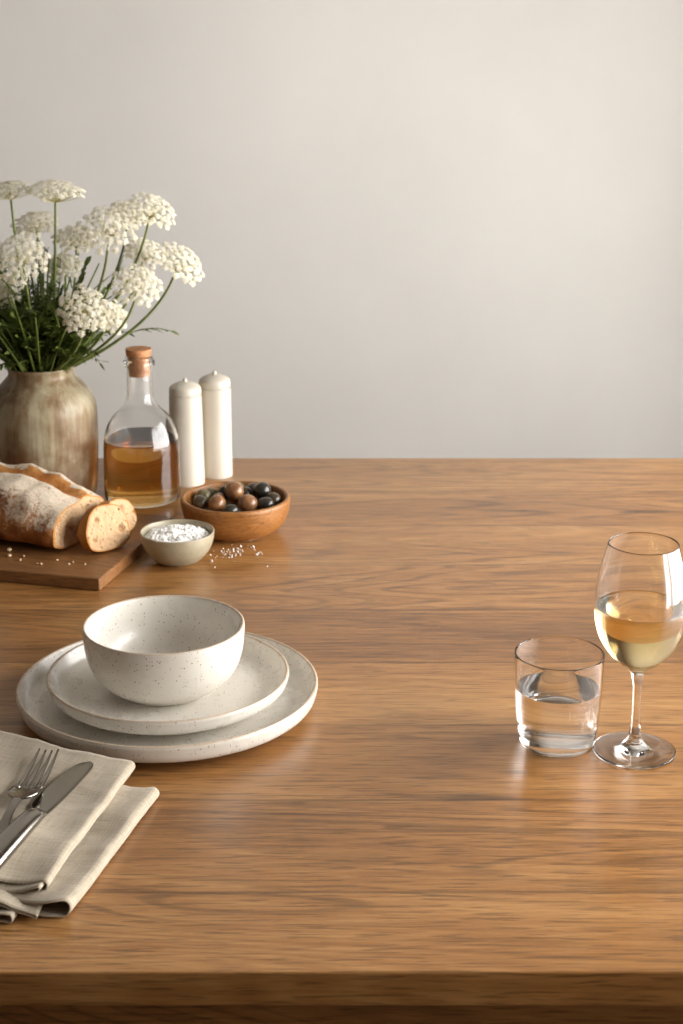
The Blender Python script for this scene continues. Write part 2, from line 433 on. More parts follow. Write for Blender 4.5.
# ---------------------------------------------------------------- salt bowl
SX, SY = -.182, 1.750
sb = [(0, .003), (.014, .003), (.016, 0), (.020, .0004), (.028, .0055), (.0355, .0145), (.0398, .0245), (.0412, .0340), (.0408, .0356), (.0395, .0352),
      (.0380, .0300), (.0350, .0200), (.0290, .0115), (.018, .0070), (0, .006)]
o = obj('salt_bowl', lathe(cr(sb, 5), 96, .012, 3), M['salt_bowl'], loc=(SX, SY, T)); tag(o, 'small grey-green stoneware pinch bowl holding white salt, beside the board', 'bowl')
bm = bmesh.new(); N = 60; gr = {}
for i in range(N + 1):
    for j in range(N + 1):
        x = (i / N * 2 - 1); y = (j / N * 2 - 1); r = math.hypot(x, y)
        if r <= 1.02:
            rr = min(r, 1); X, Y = x * .0365, y * .0365
            z = .0295 + .006 * (1 - rr ** 2) + .0032 * noise.noise(Vector((X * 95, Y * 95, 2))) + .0028 * noise.noise(Vector((X * 300, Y * 300, 5))) * (1 if rr < .9 else .3)
            gr[i, j] = bm.verts.new((X, Y, z + random.uniform(-.0006, .0006)))
for i in range(N):
    for j in range(N):
        q = [gr.get(k) for k in ((i, j), (i + 1, j), (i + 1, j + 1), (i, j + 1))]
        if all(q): bm.faces.new(q)
def grain(bm, p, s, jag=.35):
    r = bmesh.ops.create_icosphere(bm, subdivisions=1, radius=s)
    m = Euler((random.random() * 6, random.random() * 6, random.random() * 6)).to_matrix()
    for v in r['verts']:
        v.co = m @ Vector((v.co.x * 1.2, v.co.y, v.co.z * .6)) * random.uniform(1 - jag, 1 + jag) + Vector(p)
for k in range(420):
    a = random.random() * 2 * PI; r = .034 * math.sqrt(random.random())
    X, Y = r * math.cos(a), r * math.sin(a)
    z = .0300 + .006 * (1 - (r / .0365) ** 2) + .0032 * noise.noise(Vector((X * 95, Y * 95, 2)))
    grain(bm, (X, Y, z), random.uniform(.0006, .0013))
o = obj('salt', bm, M['salt'], loc=(SX, SY, T), smooth=False); tag(o, 'coarse white salt heaped in the small stoneware bowl', 'salt', kind='stuff')
bm = bmesh.new()
for cx, cy, n, s in ((-.1315, 1.7772, 9, .006), (-.1207, 1.7841, 10, .006), (-.125, 1.7637, 6, .004), (-.1065, 1.7944, 6, .008), (-.0898, 1.7772, 4, .008), (-.1431, 1.7503, 3, .01), (-.1193, 1.797, 8, .012), (-.12, 1.775, 14, .022)):
    for k in range(n):
        q = random.uniform(.0004, .0010) * (1.9 if k == 0 else 1)
        grain(bm, (random.gauss(cx, s * .8), random.gauss(cy, s), q * .45), q)
o = obj('spilled_salt', bm, M['salt'], loc=(0, 0, T), smooth=False); tag(o, 'white salt grains scattered on the table in front of the olive bowl', 'salt', kind='stuff')

# ---------------------------------------------------------------- olive bowl and olives
OX, OY = -.1240, 1.855
ob = [(0, .001), (.036, 0), (.040, .001), (.050, .0055), (.0575, .0140), (.0620, .0250), (.0640, .0360), (.0640, .0410), (.0622, .0430), (.0595, .0426), (.0580, .0400),
      (.0565, .0300), (.0525, .0190), (.0450, .0120), (.03, .0095), (0, .009)]
o = obj('olive_bowl', lathe(cr(ob, 5), 128, .006, 6), M['bowlwood'], loc=(OX, OY, T)); tag(o, 'round brown wooden bowl full of mixed olives', 'bowl')
ols = [  # position, radius, kind, label
 (-.1608, 1.880, .0355, .0092, 'green', 'grey-green olive at the left of the wooden bowl, above the dark front-left one'),
 (-.1585, 1.899, .0350, .0088, 'green', 'grey-green olive furthest back on the left of the wooden bowl'),
 (-.1650, 1.852, .0360, .0088, 'dark', 'dark grey-brown olive at the left front rim of the wooden bowl'),
 (-.1435, 1.893, .0360, .0085, 'black', 'blackish olive at the back between two grey-green olives'),
 (-.1451, 1.8700, .0350, .0075, 'brown', 'small brown olive behind the big brown one at front left'),
 (-.1445, 1.8430, .0375, .0105, 'brown', 'plump brown olive at the front left of the wooden bowl'),
 (-.1290, 1.903, .0370, .0094, 'green', 'grey-green olive at the middle of the back rim'),
 (-.1262, 1.8700, .0450, .0112, 'brown', 'largest reddish brown olive, topmost at the centre of the bowl'),
 (-.1274, 1.826, .0335, .0085, 'black', 'small black olive at the front middle against the rim'),
 (-.1075, 1.8400, .0385, .0110, 'brown', 'brown and green tinged olive at the front right of centre'),
 (-.1130, 1.8850, .0380, .0080, 'dark', 'small dark olive just right of the topmost reddish olive'),
 (-.1060, 1.897, .0370, .0090, 'dark', 'dark grey olive at the back right of the wooden bowl'),
 (-.0935, 1.877, .0430, .0108, 'black', 'big glossy black olive at the right of the wooden bowl'),
 (-.0890, 1.8400, .0370, .0096, 'black', 'black olive at the right front rim of the wooden bowl'),
 (-.0795, 1.8600, .0370, .0088, 'dark', 'dark brown olive at the far right rim of the wooden bowl')]
P = [Vector(q[:3]) for q in ols]
under = [Vector((OX + .030 * math.cos(k * 1.05), OY + .030 * math.sin(k * 1.05), .020)) for k in range(6)] + [Vector((OX, OY, .019))]
rads = [q[3] for q in ols]
for it in range(120):
    for i in range(len(P)):
        for j in range(i + 1, len(P)):
            d = P[i] - P[j]; need = rads[i] + rads[j] - .0002
            if d.length < need:
                push = d.normalized() * (need - d.length) * .5; P[i] += push; P[j] -= push
        d = Vector((P[i].x - OX, P[i].y - OY, 0)); mx = .0560 - rads[i]
        if d.length > mx: P[i] -= d * (1 - mx / d.length)
        P[i].z = min(max(P[i].z, .030), .047)
def olive_mesh(r, s):
    bm = bmesh.new(); bmesh.ops.create_uvsphere(bm, u_segments=28, v_segments=18, radius=r)
    for v in bm.verts:
        v.co.z *= 1.12
        v.co *= 1 + .02 * noise.noise(v.co * 140 + Vector((s, 0, 0)))
    return bm
for i, (q, p) in enumerate(zip(ols, P)):
    o = obj('olive', olive_mesh(q[3] / 1.03, i), OM[q[4]], loc=p + Vector((0, 0, T)), rot=(R(70), R(random.uniform(-20, 20)), random.random() * 6))
    tag(o, q[5], 'olive', 'olives in the wooden bowl')
for i, p in enumerate(under):
    o = obj('olive', olive_mesh(.0092, 30 + i), OM['dark'], loc=p + Vector((0, 0, T)), rot=(R(80), 0, i))
    tag(o, 'dark olive mostly hidden in the lower layer of the wooden bowl', 'olive', 'olives in the wooden bowl')

# ---------------------------------------------------------------- mills
def shaker(x, y, h, r0, r1, label):
    t = tag(empty('salt_shaker', (x, y, T)), label, 'shaker', 'white ceramic shakers by the oil bottle')
    body = cr([(0, .001), (r0 - .003, 0), (r0 - .0008, .0008), (r0, .003), (r0 - (r0 - r1) * .3, h * .3), (r1 + .0002, h * .82), (r1, h * .86), (r1 - .0006, h * .865), (r1 - .003, h * .868), (0, h * .868)], 4)
    obj('body', lathe(body, 80), M['mill'], t)
    z = h * .869
    cap = cr([(0, z), (r1 - .002, z), (r1 - .0008, z + .0005), (r1 - .0002, z + .002), (r1 - .0002, z + .007), (r1 - .002, z + .0115), (r1 * .55, z + .0155), (r1 * .25, z + .0170), (.0032, z + .0173), (0, z + .0174)], 5)
    c = obj('cap', lathe(cap, 80), M['mill'], t)
    kn = cr([(0, z + .0170), (.0026, z + .0171), (.0028, z + .0190), (.0024, z + .0208), (.0012, z + .0216), (0, z + .0218)], 4)
    obj('knob', lathe(kn, 32), M['mill'], c)
shaker(-.1990, 2.053, .134, .0228, .0207, 'shorter looking white ceramic shaker standing directly beside the oil bottle')
shaker(-.1640, 2.087, .136, .0214, .0207, 'white ceramic shaker behind the olive bowl, further from the oil bottle')

# ---------------------------------------------------------------- oil bottle
bt = tag(empty('oil_bottle', (-.248, 1.983, T)), 'round-shouldered clear glass bottle of golden oil with a cork stopper', 'bottle')
outer = [(0, .0035), (.020, .003), (.034, .0008), (.040, 0), (.0445, .0015), (.0470, .006), (.0474, .015), (.0472, .040), (.0468, .068), (.0458, .079), (.0438, .088), (.0400, .0985), (.0335, .1080), (.0255, .1160),
         (.0193, .1240), (.0168, .1330), (.0162, .145), (.0160, .152), (.0156, .164), (.0160, .169), (.0188, .1705), (.0196, .1738), (.0188, .1770), (.0168, .1784), (.0172, .1800), (.0166, .1815), (.0150, .1822)]
inner = [(.0138, .1815), (.0134, .178), (.0130, .164), (.0136, .152), (.0138, .145), (.0144, .1330), (.0168, .1255), (.0232, .1172), (.0313, .1092), (.0378, .0995), (.0414, .088), (.0434, .078), (.0442, .068), (.0444, .040), (.0446, .015), (.0435, .0095), (.038, .0065), (.020, .0065), (0, .007)]
obj('glass', lathe(cr(outer, 4) + cr(inner, 4), 128), M['glass'], bt)
oil = [(0, .0069), (.020, .0064), (.0381, .0064), (.0436, .0094), (.0447, .015), (.0445, .040), (.0443, .068), (.0436, .0768), (.0428, .0782), (.0405, .0776), (0, .0775)]
obj('oil', lathe(cr(oil, 4), 128), M['oil'], bt)
obj('cork', lathe(cr([(0, .158), (.0112, .158), (.0124, .159), (.0128, .166), (.0132, .178), (.0136, .1815), (.0154, .1840), (.0158, .1900), (.0156, .1912), (.0146, .1918), (0, .1918)], 4), 64), M['cork'], bt)

# ---------------------------------------------------------------- glasses
wt = tag(empty('wine_glass', (.2446, 1.2753, T)), 'tall stemmed glass half full of pale white wine', 'wine glass')
foot = cr([(0, .0012), (.024, .0010), (.032, .0002), (.0338, .0008), (.0342, .0018), (.0336, .0028), (.028, .0038), (.016, .0058), (.009, .0085), (.0060, .0125), (.0050, .0175)], 5)
stem = cr([(.0050, .0175), (.0043, .022), (.0036, .032), (.0034, .045), (.0036, .058), (.0044, .0655), (.0058, .0710)], 4)
bo = cr([(.0058, .0710), (.0085, .0745), (.0160, .0805), (.0250, .0890), (.0320, .1000), (.0360, .1120), (.0376, .1245), (.0378, .1300), (.0369, .1450), (.0345, .1600), (.0312, .1730), (.0290, .1815), (.0286, .1832)], 5)
bi = [(.0281, .1836), (.0278, .1832), (.0279, .1815), (.0301, .1730), (.0334, .1600), (.0358, .1450), (.0367, .1300), (.0365, .1245), (.0348, .1120), (.0307, .1005), (.0238, .0905), (.0150, .0825), (.0070, .0785), (0, .0778)]
obj('foot', lathe(foot, 96), M['glass'], wt); obj('stem', lathe(stem, 96), M['glass'], wt)
obj('bowl', lathe(bo + cr(bi, 5), 96), M['glass'], wt)
wl = [(0, .0777), (.0071, .0784), (.0152, .0824), (.0240, .0904), (.0309, .1004), (.0350, .1120), (.0366, .1235), (.0367, .1280), (.0364, .1296), (.0355, .1291), (.0335, .1288), (.030, .1287), (0, .1287)]
obj('wine', lathe(cr(wl, 5), 96), M['wine'], wt)

tw = tag(empty('water_glass', (.182, 1.2935, T)), 'short clear tumbler half full of water beside the wine glass', 'glass')
go = cr([(0, .0020), (.020, .0018), (.026, .0004), (.0290, 0), (.0306, .0012), (.0318, .0045), (.0332, .012), (.0350, .028), (.0362, .050), (.0369, .068), (.0373, .0795), (.0371, .0808)], 5)
gi = cr([(.0367, .0811), (.0362, .0806), (.0359, .0795), (.0354, .068), (.0346, .050), (.0333, .028), (.0316, .0155), (.0300, .0110), (.026, .0092), (0, .0092)], 5)
obj('glass', lathe(go + gi, 96), M['glass'], tw)
wa = cr([(0, .0091), (.0261, .0091), (.0302, .0109), (.0318, .0154), (.0335, .028), (.0345, .0420), (.0347, .0496), (.0343, .0506), (.0333, .0500), (.030, .0498), (0, .0498)], 5)
obj('water', lathe(wa, 96), M['water'], tw)

# ---------------------------------------------------------------- cutting board, bread
BA = R(15)
BO = Vector((-.2555, 1.654, T)); bx = Vector((math.cos(BA), math.sin(BA) * -1, 0)); by = Vector((math.sin(BA), math.cos(BA), 0))
bm = bmesh.new(); box(bm, -.40, 0, 0, .222, 0, .014)
bmesh.ops.bevel(bm, geom=bm.edges[:], offset=.0018, segments=3, affect='EDGES', profile=.5)
o = obj('cutting_board', bm, M['board'], loc=BO, rot=(0, 0, -BA), smooth=False); tag(o, 'rectangular brown wooden cutting board under the bread', 'cutting board')
BZ = T + .014

def loaf(name, s0, s1, taper, half, hgt, parent=None, score=True, seed=0, steps=60, cutend=False):
    """local frame: x runs along the loaf (0 = cut face, negative = rounded end), y across, z up"""
    bm = bmesh.new(); rings = []; K = 72
    L = s1 - s0
    for i in range(steps + 1):
        s = s0 + L * i / steps
        t = (s - s0) / L
        f = 1.0
        if taper: f = math.sqrt(max(0, 1 - max(0, (t - .35) / .65) ** 2.3)); f = max(f, .02)
        ring = []
        for k in range(K):
            a = 2 * PI * k / K
            cx, cz = math.cos(a), math.sin(a)
            yy = half * f * math.copysign(abs(cx) ** .85, cx)
            zz = hgt * (.42 * f) + (hgt * .58 * f * abs(cz) ** .9 if cz > 0 else -hgt * .42 * f * abs(cz) ** .55)
            zz += hgt * .0
            if score and zz > 0:
                u = yy / half                          # a long cut just behind the crest, the back lip standing higher
                wob = .10 * math.sin(t * 5) ; c0 = .12 + wob - .15 * t
                prof = math.exp(-((u - c0) / .16) ** 2)
                env = max(0, math.sin(PI * min(1, max(0, (t + .0) / .95)))) ** .5 if t < .95 else 0
                env = min(1, t * 9) * (1 if t < .6 else max(0, 1 - (t - .6) / .3))
                zz -= .0150 * prof * env
                zz += .0065 * math.exp(-((u - c0 - .30) / .18) ** 2) * env
                zz += .0025 * math.exp(-((u - c0 + .28) / .14) ** 2) * env
            p = Vector((-s, yy, zz))
            p.z *= 1 - .30 * max(0, 1 - t / .35) ** 1.5 if score else 1
            if p.z > .004: p.y += .0035 * noise.noise(Vector((cz * 1.2, cx * 1.2 + seed, p.x * 14)))
            nn = noise.noise(p * 42 + Vector((seed, 0, 0))) * .0040 + noise.noise(p * 120 + Vector((0, seed, 0))) * .0009
            d = Vector((0, cx, max(cz, 0))); p += d * nn
            p.z = max(p.z, 0)
            ring.append(bm.verts.new(p))
        rings.append(ring)
    bm.faces.ensure_lookup_table()
    for i in range(steps):
        for k in range(K):
            f_ = bm.faces.new((rings[i][k], rings[i][(k + 1) % K], rings[i + 1][(k + 1) % K], rings[i + 1][k]))
            if score:
                m = f_.calc_center_median(); t = (-m.x - s0) / L; u = m.y / half; c0 = .12 + .10 * math.sin(t * 5) - .15 * t
                if m.z > hgt * .4 and -.16 < u - c0 < .20 and t < .82: f_.material_index = 1
    bm.faces.new(rings[-1][::-1])
    return bm, rings[0]
def capface(ring_co, name, parent, bulge=.0015, loc=(0, 0, 0), seed=0, holes=()):
    """crumb face: concentric rings inside the crust outline, with pits"""
    bm = bmesh.new(); c = sum(ring_co, Vector()) / len(ring_co); rings = []
    Rn = 14
    for j in range(Rn):
        f = 1 if j == 0 else (.95 if j == 1 else .95 * (1 - (j - 1) / (Rn - 1)))
        ring = []
        for p in ring_co:
            q = c + (p - c) * f
            n_ = noise.noise(q * 150 + Vector((seed, 0, 0))) * .0012 + noise.noise(q * 380 + Vector((seed, 3, 0))) * .0006
            x = q.x + (n_ + bulge * .3 if j > 0 else 0)
            for (hy, hz, hr) in holes:
                dd = math.hypot(q.y - hy, q.z - hz)
                if dd < hr: x -= .006 * (1 - (dd / hr) ** 2)
            ring.append(bm.verts.new((x, q.y, q.z)))
        rings.append(ring)
    n = len(ring_co)
    for a, b in zip(rings, rings[1:]):
        for k in range(n):
            fc = bm.faces.new((a[k], b[k], b[(k + 1) % n], a[(k + 1) % n])); fc.material_index = 1 if a is rings[0] else 0
    cv = bm.verts.new(c + Vector((bulge * .3, 0, 0)))
    for k in range(n): bm.faces.new((rings[-1][k], cv, rings[-1][(k + 1) % n]))
    return obj(name, bm, [M['crumb'], M['crustedge']], parent)

LA = R(-24)                                  # the loaf runs back to the left
LF = (-.293, 1.778, BZ)
bm, ring = loaf('bread_loaf', 0, .215, True, .056, .070, seed=2)
rc = [v.co.copy() for v in ring]
lf = obj('bread_loaf', bm, [M['crust'], M['score']], loc=LF, rot=(0, 0, LA))
tag(lf, 'flour-dusted rustic bread loaf with a cut end, lying on the board', 'bread')
capface(rc, 'crumb_face', lf, seed=1, holes=((.014, .034, .006), (-.02, .02, .004), (.03, .02, .004)))

def slice_(loc, rz, tilt, half, hgt, label, seed, holes):
    th = .013
    bm, r0 = loaf('bread_slice', 0, th, False, half, hgt, score=False, seed=seed, steps=6)
    a = [v.co.copy() for v in r0]
    b = [Vector((-th, v.y, v.z)) for v in a]
    o = obj('bread_slice', bm, M['crustedge'], loc=loc, rot=(0, tilt, rz))
    tag(o, label, 'bread slice', 'cut bread slices on the board')
    capface(a, 'crumb_face', o, seed=seed, holes=holes)
slice_((-.2545, 1.742, BZ + .0022), R(-44), R(-15), .030, .050, 'front bread slice standing at the cut end of the loaf', 5, ((.018, .020, .0055), (-.012, .036, .003), (-.02, .015, .003)))
slice_((-.2490, 1.790, BZ + .0022), R(-30), R(-15), .032, .042, 'rear bread slice partly hidden behind the front slice', 8, ((.01, .03, .004), (.03, .02, .003)))

crumbs = [(-.3680, 1.7431, .0028, 'large pale bread crumb at the left of the board front'), (-.3640, 1.7240, .0024, 'second large pale bread crumb, just in front of the largest one')] + \
    [(x, y, s, 'tiny pale bread crumb on the front of the board') for x, y, s in ((-.3499, 1.7116, .0014), (-.3485, 1.7250, .0013), (-.3097, 1.7116, .0013), (-.2946, 1.6987, .0015), (-.2912, 1.7051, .0011), (-.2773, 1.6990, .0012), (-.3248, 1.6990, .0016), (-.3290, 1.7000, .0012))]
for x, y, s, lab in crumbs:
    bm = bmesh.new(); r = bmesh.ops.create_icosphere(bm, subdivisions=2, radius=s)
    for v in bm.verts: v.co *= 1 + .35 * noise.noise(v.co * 900 + Vector((x * 99, 0, 0))); v.co.z *= .7
    z0 = min(v.co.z for v in bm.verts)
    o = obj('bread_crumb', bm, M['crumb_bit'], loc=(x, y, BZ - z0)); tag(o, lab, 'crumb', 'bread crumbs on the board')

# ---------------------------------------------------------------- napkin
def napkin():
    """cloth folded over twice; the folds lie along the right side, the near end shows the layers"""
    bm = bmesh.new(); uvl = bm.loops.layers.uv.new('UVMap')
    # folds: (far corner, near corner, z levels)
    def sheet(path, far, near, Lf, Ln, seed, nearcut=0.0):
        nT = 54; rows = []
        plen = [0]
        for a, b in zip(path, path[1:]): plen.append(plen[-1] + math.hypot(a[0] - b[0], a[1] - b[1]))
        for i in range(nT + 1):
            t = i / nT
            E_ = far.lerp(near, t); Ld = Lf.lerp(Ln, t)
            along = (near - far).normalized()
            row = []
            for j, (w_, z_) in enumerate(path):
                p = E_ + Ld * w_
                wv = .0016 * math.sin(t * 7 + seed) * min(1, w_ / .03 if w_ > 0 else 0)
                nz = .0026 * noise.noise(Vector((p.x * 28, p.y * 28, seed))) * min(1, z_ / .006) + .0006 * noise.noise(Vector((p.x * 110, p.y * 110, seed)))
                en = max(0, (t - .86) / .14)
                lift = .0050 * en * math.sin(w_ * 62 + seed * 1.7) * min(1, max(0, z_) / .006)
                z = z_ + nz + wv + lift
                q = p + along * (.006 * noise.noise(Vector((w_ * 30, seed, 0))) * en) + along * (-.006 * noise.noise(Vector((w_ * 20, seed, 9))) * max(0, 1 - t / .12)) + Vector((0, -.006 * math.sin(PI * min(1, max(0, w_) / .09)) * max(0, 1 - t / .3), 0))
                row.append((bm.verts.new((q.x, q.y, max(z, .0006))), w_, t))
            rows.append(row)
        L = (near - far).length
        for a, b in zip(rows, rows[1:]):
            for j in range(len(path) - 1):
                f = bm.faces.new((a[j][0], a[j + 1][0], b[j + 1][0], b[j][0]))
                for lp, (tt_, jj) in zip(f.loops, ((a[j][2], j), (a[j + 1][2], j + 1), (b[j + 1][2], j + 1), (b[j][2], j))):
                    lp[uvl].uv = (plen[jj], tt_ * L)
    def fold(z0, z1, depth, n=10, bulge=1.0):
        """cross-section: flat in along z0, round the edge, back out along z1"""
        pts = []; r = (z1 - z0) / 2
        for i in range(24, 0, -1): pts.append((r + depth * i / 24, z0 + (0 if i > 3 else 0)))
        for k in range(n + 1):
            a = -PI / 2 + PI * k / n
            pts.append((r - r * math.cos(a) * bulge, (z0 + z1) / 2 + r * math.sin(a)))
        for i in range(1, 25): pts.append((r + depth * i / 24, z1 - .0010 * math.sin(min(1, i / 6) * PI)))
        return pts
    V = lambda x, y: Vector((x, y, 0))
    Lf = Vector((-.92, .40, 0)).normalized(); Ln = Vector((-.985, .17, 0)).normalized()
    sheet(fold(.0010, .0105, .150), V(-.1435, 1.1910), V(-.1860, 1.0185), Lf, Ln, 1)
    sheet(fold(.0014, .0050, .130, bulge=.8), V(-.1900, 1.1960), V(-.2240, 1.0100), Lf, Ln, 4)
    sheet(fold(.0052, .0078, .130, bulge=.8), V(-.1800, 1.1900), V(-.2080, 1.0140), Lf, Ln, 7)
    sheet(fold(.0122, .0154, .140, bulge=.8), V(-.1700, 1.2150), V(-.2085, 1.0300), Lf, Ln, 9)
    sheet(fold(.0118, .0190, .150), V(-.1655, 1.2190), V(-.2045, 1.0370), Lf, Ln, 2)
    bmesh.ops.recalc_face_normals(bm, faces=bm.faces)
    o = obj('napkin', bm, M['linen'], loc=(0, 0, T))
    sm = o.modifiers.new('thick', 'SOLIDIFY'); sm.thickness = .0011; sm.offset = 0
    return o
nk = napkin(); tag(nk, 'folded beige linen napkin under the fork and knife', 'napkin')

# ---------------------------------------------------------------- cutlery
NZ = T + .0200
def strip(bm, sections, seg=16):
    """sections: (y, halfwidth, halfthick, z, xoff)"""
    rings = []
    for (y, hw, ht, z, xo) in sections:
        rings.append([bm.verts.new((xo + hw * math.copysign(abs(math.cos(2 * PI * k / seg)) ** .8, math.cos(2 * PI * k / seg)), y, z + ht * math.sin(2 * PI * k / seg))) for k in range(seg)])
    for a, b in zip(rings, rings[1:]):
        for k in range(seg): bm.faces.new((a[k], b[k], b[(k + 1) % seg], a[(k + 1) % seg]))
    bm.faces.new(rings[0]); bm.faces.new(rings[-1][::-1])
def interp(S_, k=5):
    out = []
    for i in range(len(S_) - 1):
        p0, p1, p2, p3 = S_[max(i - 1, 0)], S_[i], S_[i + 1], S_[min(i + 2, len(S_) - 1)]
        for j in range(k):
            t = j / k
            out.append(tuple(.5 * ((2 * b) + (-a + c) * t + (2 * a - 5 * b + 4 * c - d) * t * t + (-a + 3 * b - 3 * c + d) * t ** 3) for a, b, c, d in zip(p0, p1, p2, p3)))
    out.append(tuple(S_[-1])); return out
# fork: tines point away (+y), origin at the neck
fk = tag(empty('dinner_fork', (-.2440, 1.1385, NZ + .0012), R(-4.5)), 'polished steel fork with four tines lying on the napkin', 'fork')
bm = bmesh.new()
strip(bm, interp([(-.118, .0045, .0010, .002, 0), (-.112, .0085, .0013, .0018, 0), (-.09, .0080, .0014, .0015, 0), (-.05, .0052, .0016, .0030, 0), (-.02, .0034, .0018, .0064, 0), (0, .0034, .0018, .0072, .0005)]))
obj('handle', bm, M['steel'], fk)
bm = bmesh.new()
def headz(y): return .0072 - .0062 * math.sin(min(1, y / .045) * PI / 2) + .005 * max(0, (y - .045) / .05) ** 2
n = 14; NX = 16
def hw_(y):
    t = min(1, y / .013); return .0034 + (.0120 - .0034) * (1 - (1 - t) ** 2.2) if y < .013 else .0120 - (y - .013) * .08
top = []; bot = []
for i in range(n + 1):
    y = .024 * i / n; h = hw_(y); rt, rb = [], []
    for j in range(NX + 1):
        u = j / NX * 2 - 1; z = headz(y) + .0016 * u * u * min(1, y / .01)
        rt.append(bm.verts.new((.0015 + u * h, y, z + .0009))); rb.append(bm.verts.new((.0015 + u * h, y, z - .0009)))
    top.append(rt); bot.append(rb)
for i in range(n):
    for j in range(NX):
        bm.faces.new((top[i][j], top[i][j + 1], top[i + 1][j + 1], top[i + 1][j])); bm.faces.new((bot[i][j], bot[i + 1][j], bot[i + 1][j + 1], bot[i][j + 1]))
    bm.faces.new((top[i][0], top[i + 1][0], bot[i + 1][0], bot[i][0])); bm.faces.new((top[i][-1], bot[i][-1], bot[i + 1][-1], top[i + 1][-1]))
for j in range(NX):
    bm.faces.new((top[-1][j], top[-1][j + 1], bot[-1][j + 1], bot[-1][j])); bm.faces.new((top[0][j], bot[0][j], bot[0][j + 1], top[0][j + 1]))
obj('head', bm, M['steel'], fk)
for k in range(4):
    bm = bmesh.new(); u = (k - 1.5) / 1.5; secs = []
    for i in range(13):
        y = .0225 + .064 * i / 12; t = i / 12
        secs.append((y, (.0026 - .0019 * t ** 1.5), .0010 - .0005 * t, headz(y) + .0012 * u * u, .0015 + t * .001 + u * (.0086 - .0010 * t)))
    strip(bm, secs, 10); obj('tine', bm, M['steel'], fk)
# knife: tip at +y, origin at the bolster
kf = tag(empty('table_knife', (-.2255, 1.1265, NZ + .0012), R(-15.0)), 'steel table knife with rounded tip lying right of the fork', 'knife')
bm = bmesh.new()
prof = [(0, -.0060, .0055), (.006, -.0085, .0062), (.014, -.0125, .0070), (.030, -.0130, .0078), (.052, -.0118, .0082), (.066, -.0104, .0083), (.076, -.0086, .0083), (.083, -.0062, .0076), (.0870, -.0036, .0060), (.0885, -.0010, .0036)]
prof = interp(prof, 4); rows = []
for (y, a, b) in prof:
    rows.append([bm.verts.new((x, y, z)) for x, z in ((a, .0001), (a + .0006, .0007), ((a + b) / 2, .0012), (b - .0012, .0016), (b, .0010), (b, -.0004), (b - .0010, -.0008), ((a + b) / 2, -.0006), (a + .0006, -.0003))])
for r1, r2 in zip(rows, rows[1:]):
    for k in range(9): bm.faces.new((r1[k], r2[k], r2[(k + 1) % 9], r1[(k + 1) % 9]))
bm.faces.new(rows[0]); bm.faces.new(rows[-1][::-1])
o = obj('blade', bm, M['steel'], kf, smooth=False)
bm = bmesh.new()
strip(bm, interp([(-.122, .0060, .0020, .002, 0), (-.116, .0100, .0036, .003, 0), (-.09, .0105, .0058, .0046, 0), (-.05, .0096, .0062, .0048, 0), (-.02, .0086, .0058, .0044, 0), (-.006, .0078, .0048, .0034, 0), (.001, .0064, .0022, .0008, 0)]), 28)
obj('handle', bm, M['steel'], kf)

# ---------------------------------------------------------------- vase and flowers
VX, VY = -.370, 1.992
vp = [(0, .003), (.050, .002), (.055, 0), (.0600, .002), (.0635, .012), (.0655, .035), (.0668, .075), (.0668, .105), (.0660, .118), (.0625, .1290), (.0560, .1395), (.0470, .1495), (.0415, .1560), (.0400, .1600), (.0408, .1645), (.0420, .1670), (.0415, .1688), (.0398, .1690),
      (.0375, .1665), (.0368, .1600), (.0390, .1540), (.0520, .1380), (.0610, .1180), (.0620, .08), (.060, .03), (.050, .010), (0, .009)]
o = obj('stoneware_vase', lathe(cr(vp, 4), 112, .006, 2), M['vase'], loc=(VX, VY, T)); tag(o, 'mottled grey-brown stoneware vase holding white lace flowers', 'vase')

def floret(bm, p, nrm, r, col=0):
    """five cupped petals round a small centre"""
    z = nrm.normalized(); x = z.orthogonal().normalized(); a0 = random.random() * 6
    x = Matrix.Rotation(a0, 3, z) @ x; y = z.cross(x)
    c = bm.verts.new(p - z * r * .15)
    for k in range(5):
        a = k * 2 * PI / 5; w_ = .56
        def P_(rad, an, h): return bm.verts.new(p + x * math.cos(an) * rad + y * math.sin(an) * rad + z * h)
        q1 = P_(r * .62, a - w_, r * .12); q2 = P_(r, a - w_ * .42, r * .02); q3 = P_(r, a + w_ * .42, r * .02); q4 = P_(r * .62, a + w_, r * .12)
        m = P_(r * .6, a, r * .28)
        for t_ in ((c, q1, m), (q1, q2, m), (q2, q3, m), (q3, q4, m), (q4, c, m)):
            f = bm.faces.new(t_); f.material_index = col
def leafblade(bm, base, d, L, w_, side):
    d = d.normalized(); s = d.cross(side).normalized(); n_ = 5; L1, L2 = [], []
    for i in range(n_ + 1):
        t = i / n_; c = base + d * L * t - Vector((0, 0, 1)) * L * .25 * t * t
        ww = w_ * math.sin(PI * min(1, t * .86 + .10)) * (1 if t < 1 else 0)
        L1.append(bm.verts.new(c + s * ww)); L2.append(bm.verts.new(c - s * ww + Vector((0, 0, -w_ * .3))))
    for i in range(n_): bm.faces.new((L1[i], L1[i + 1], L2[i + 1], L2[i]))
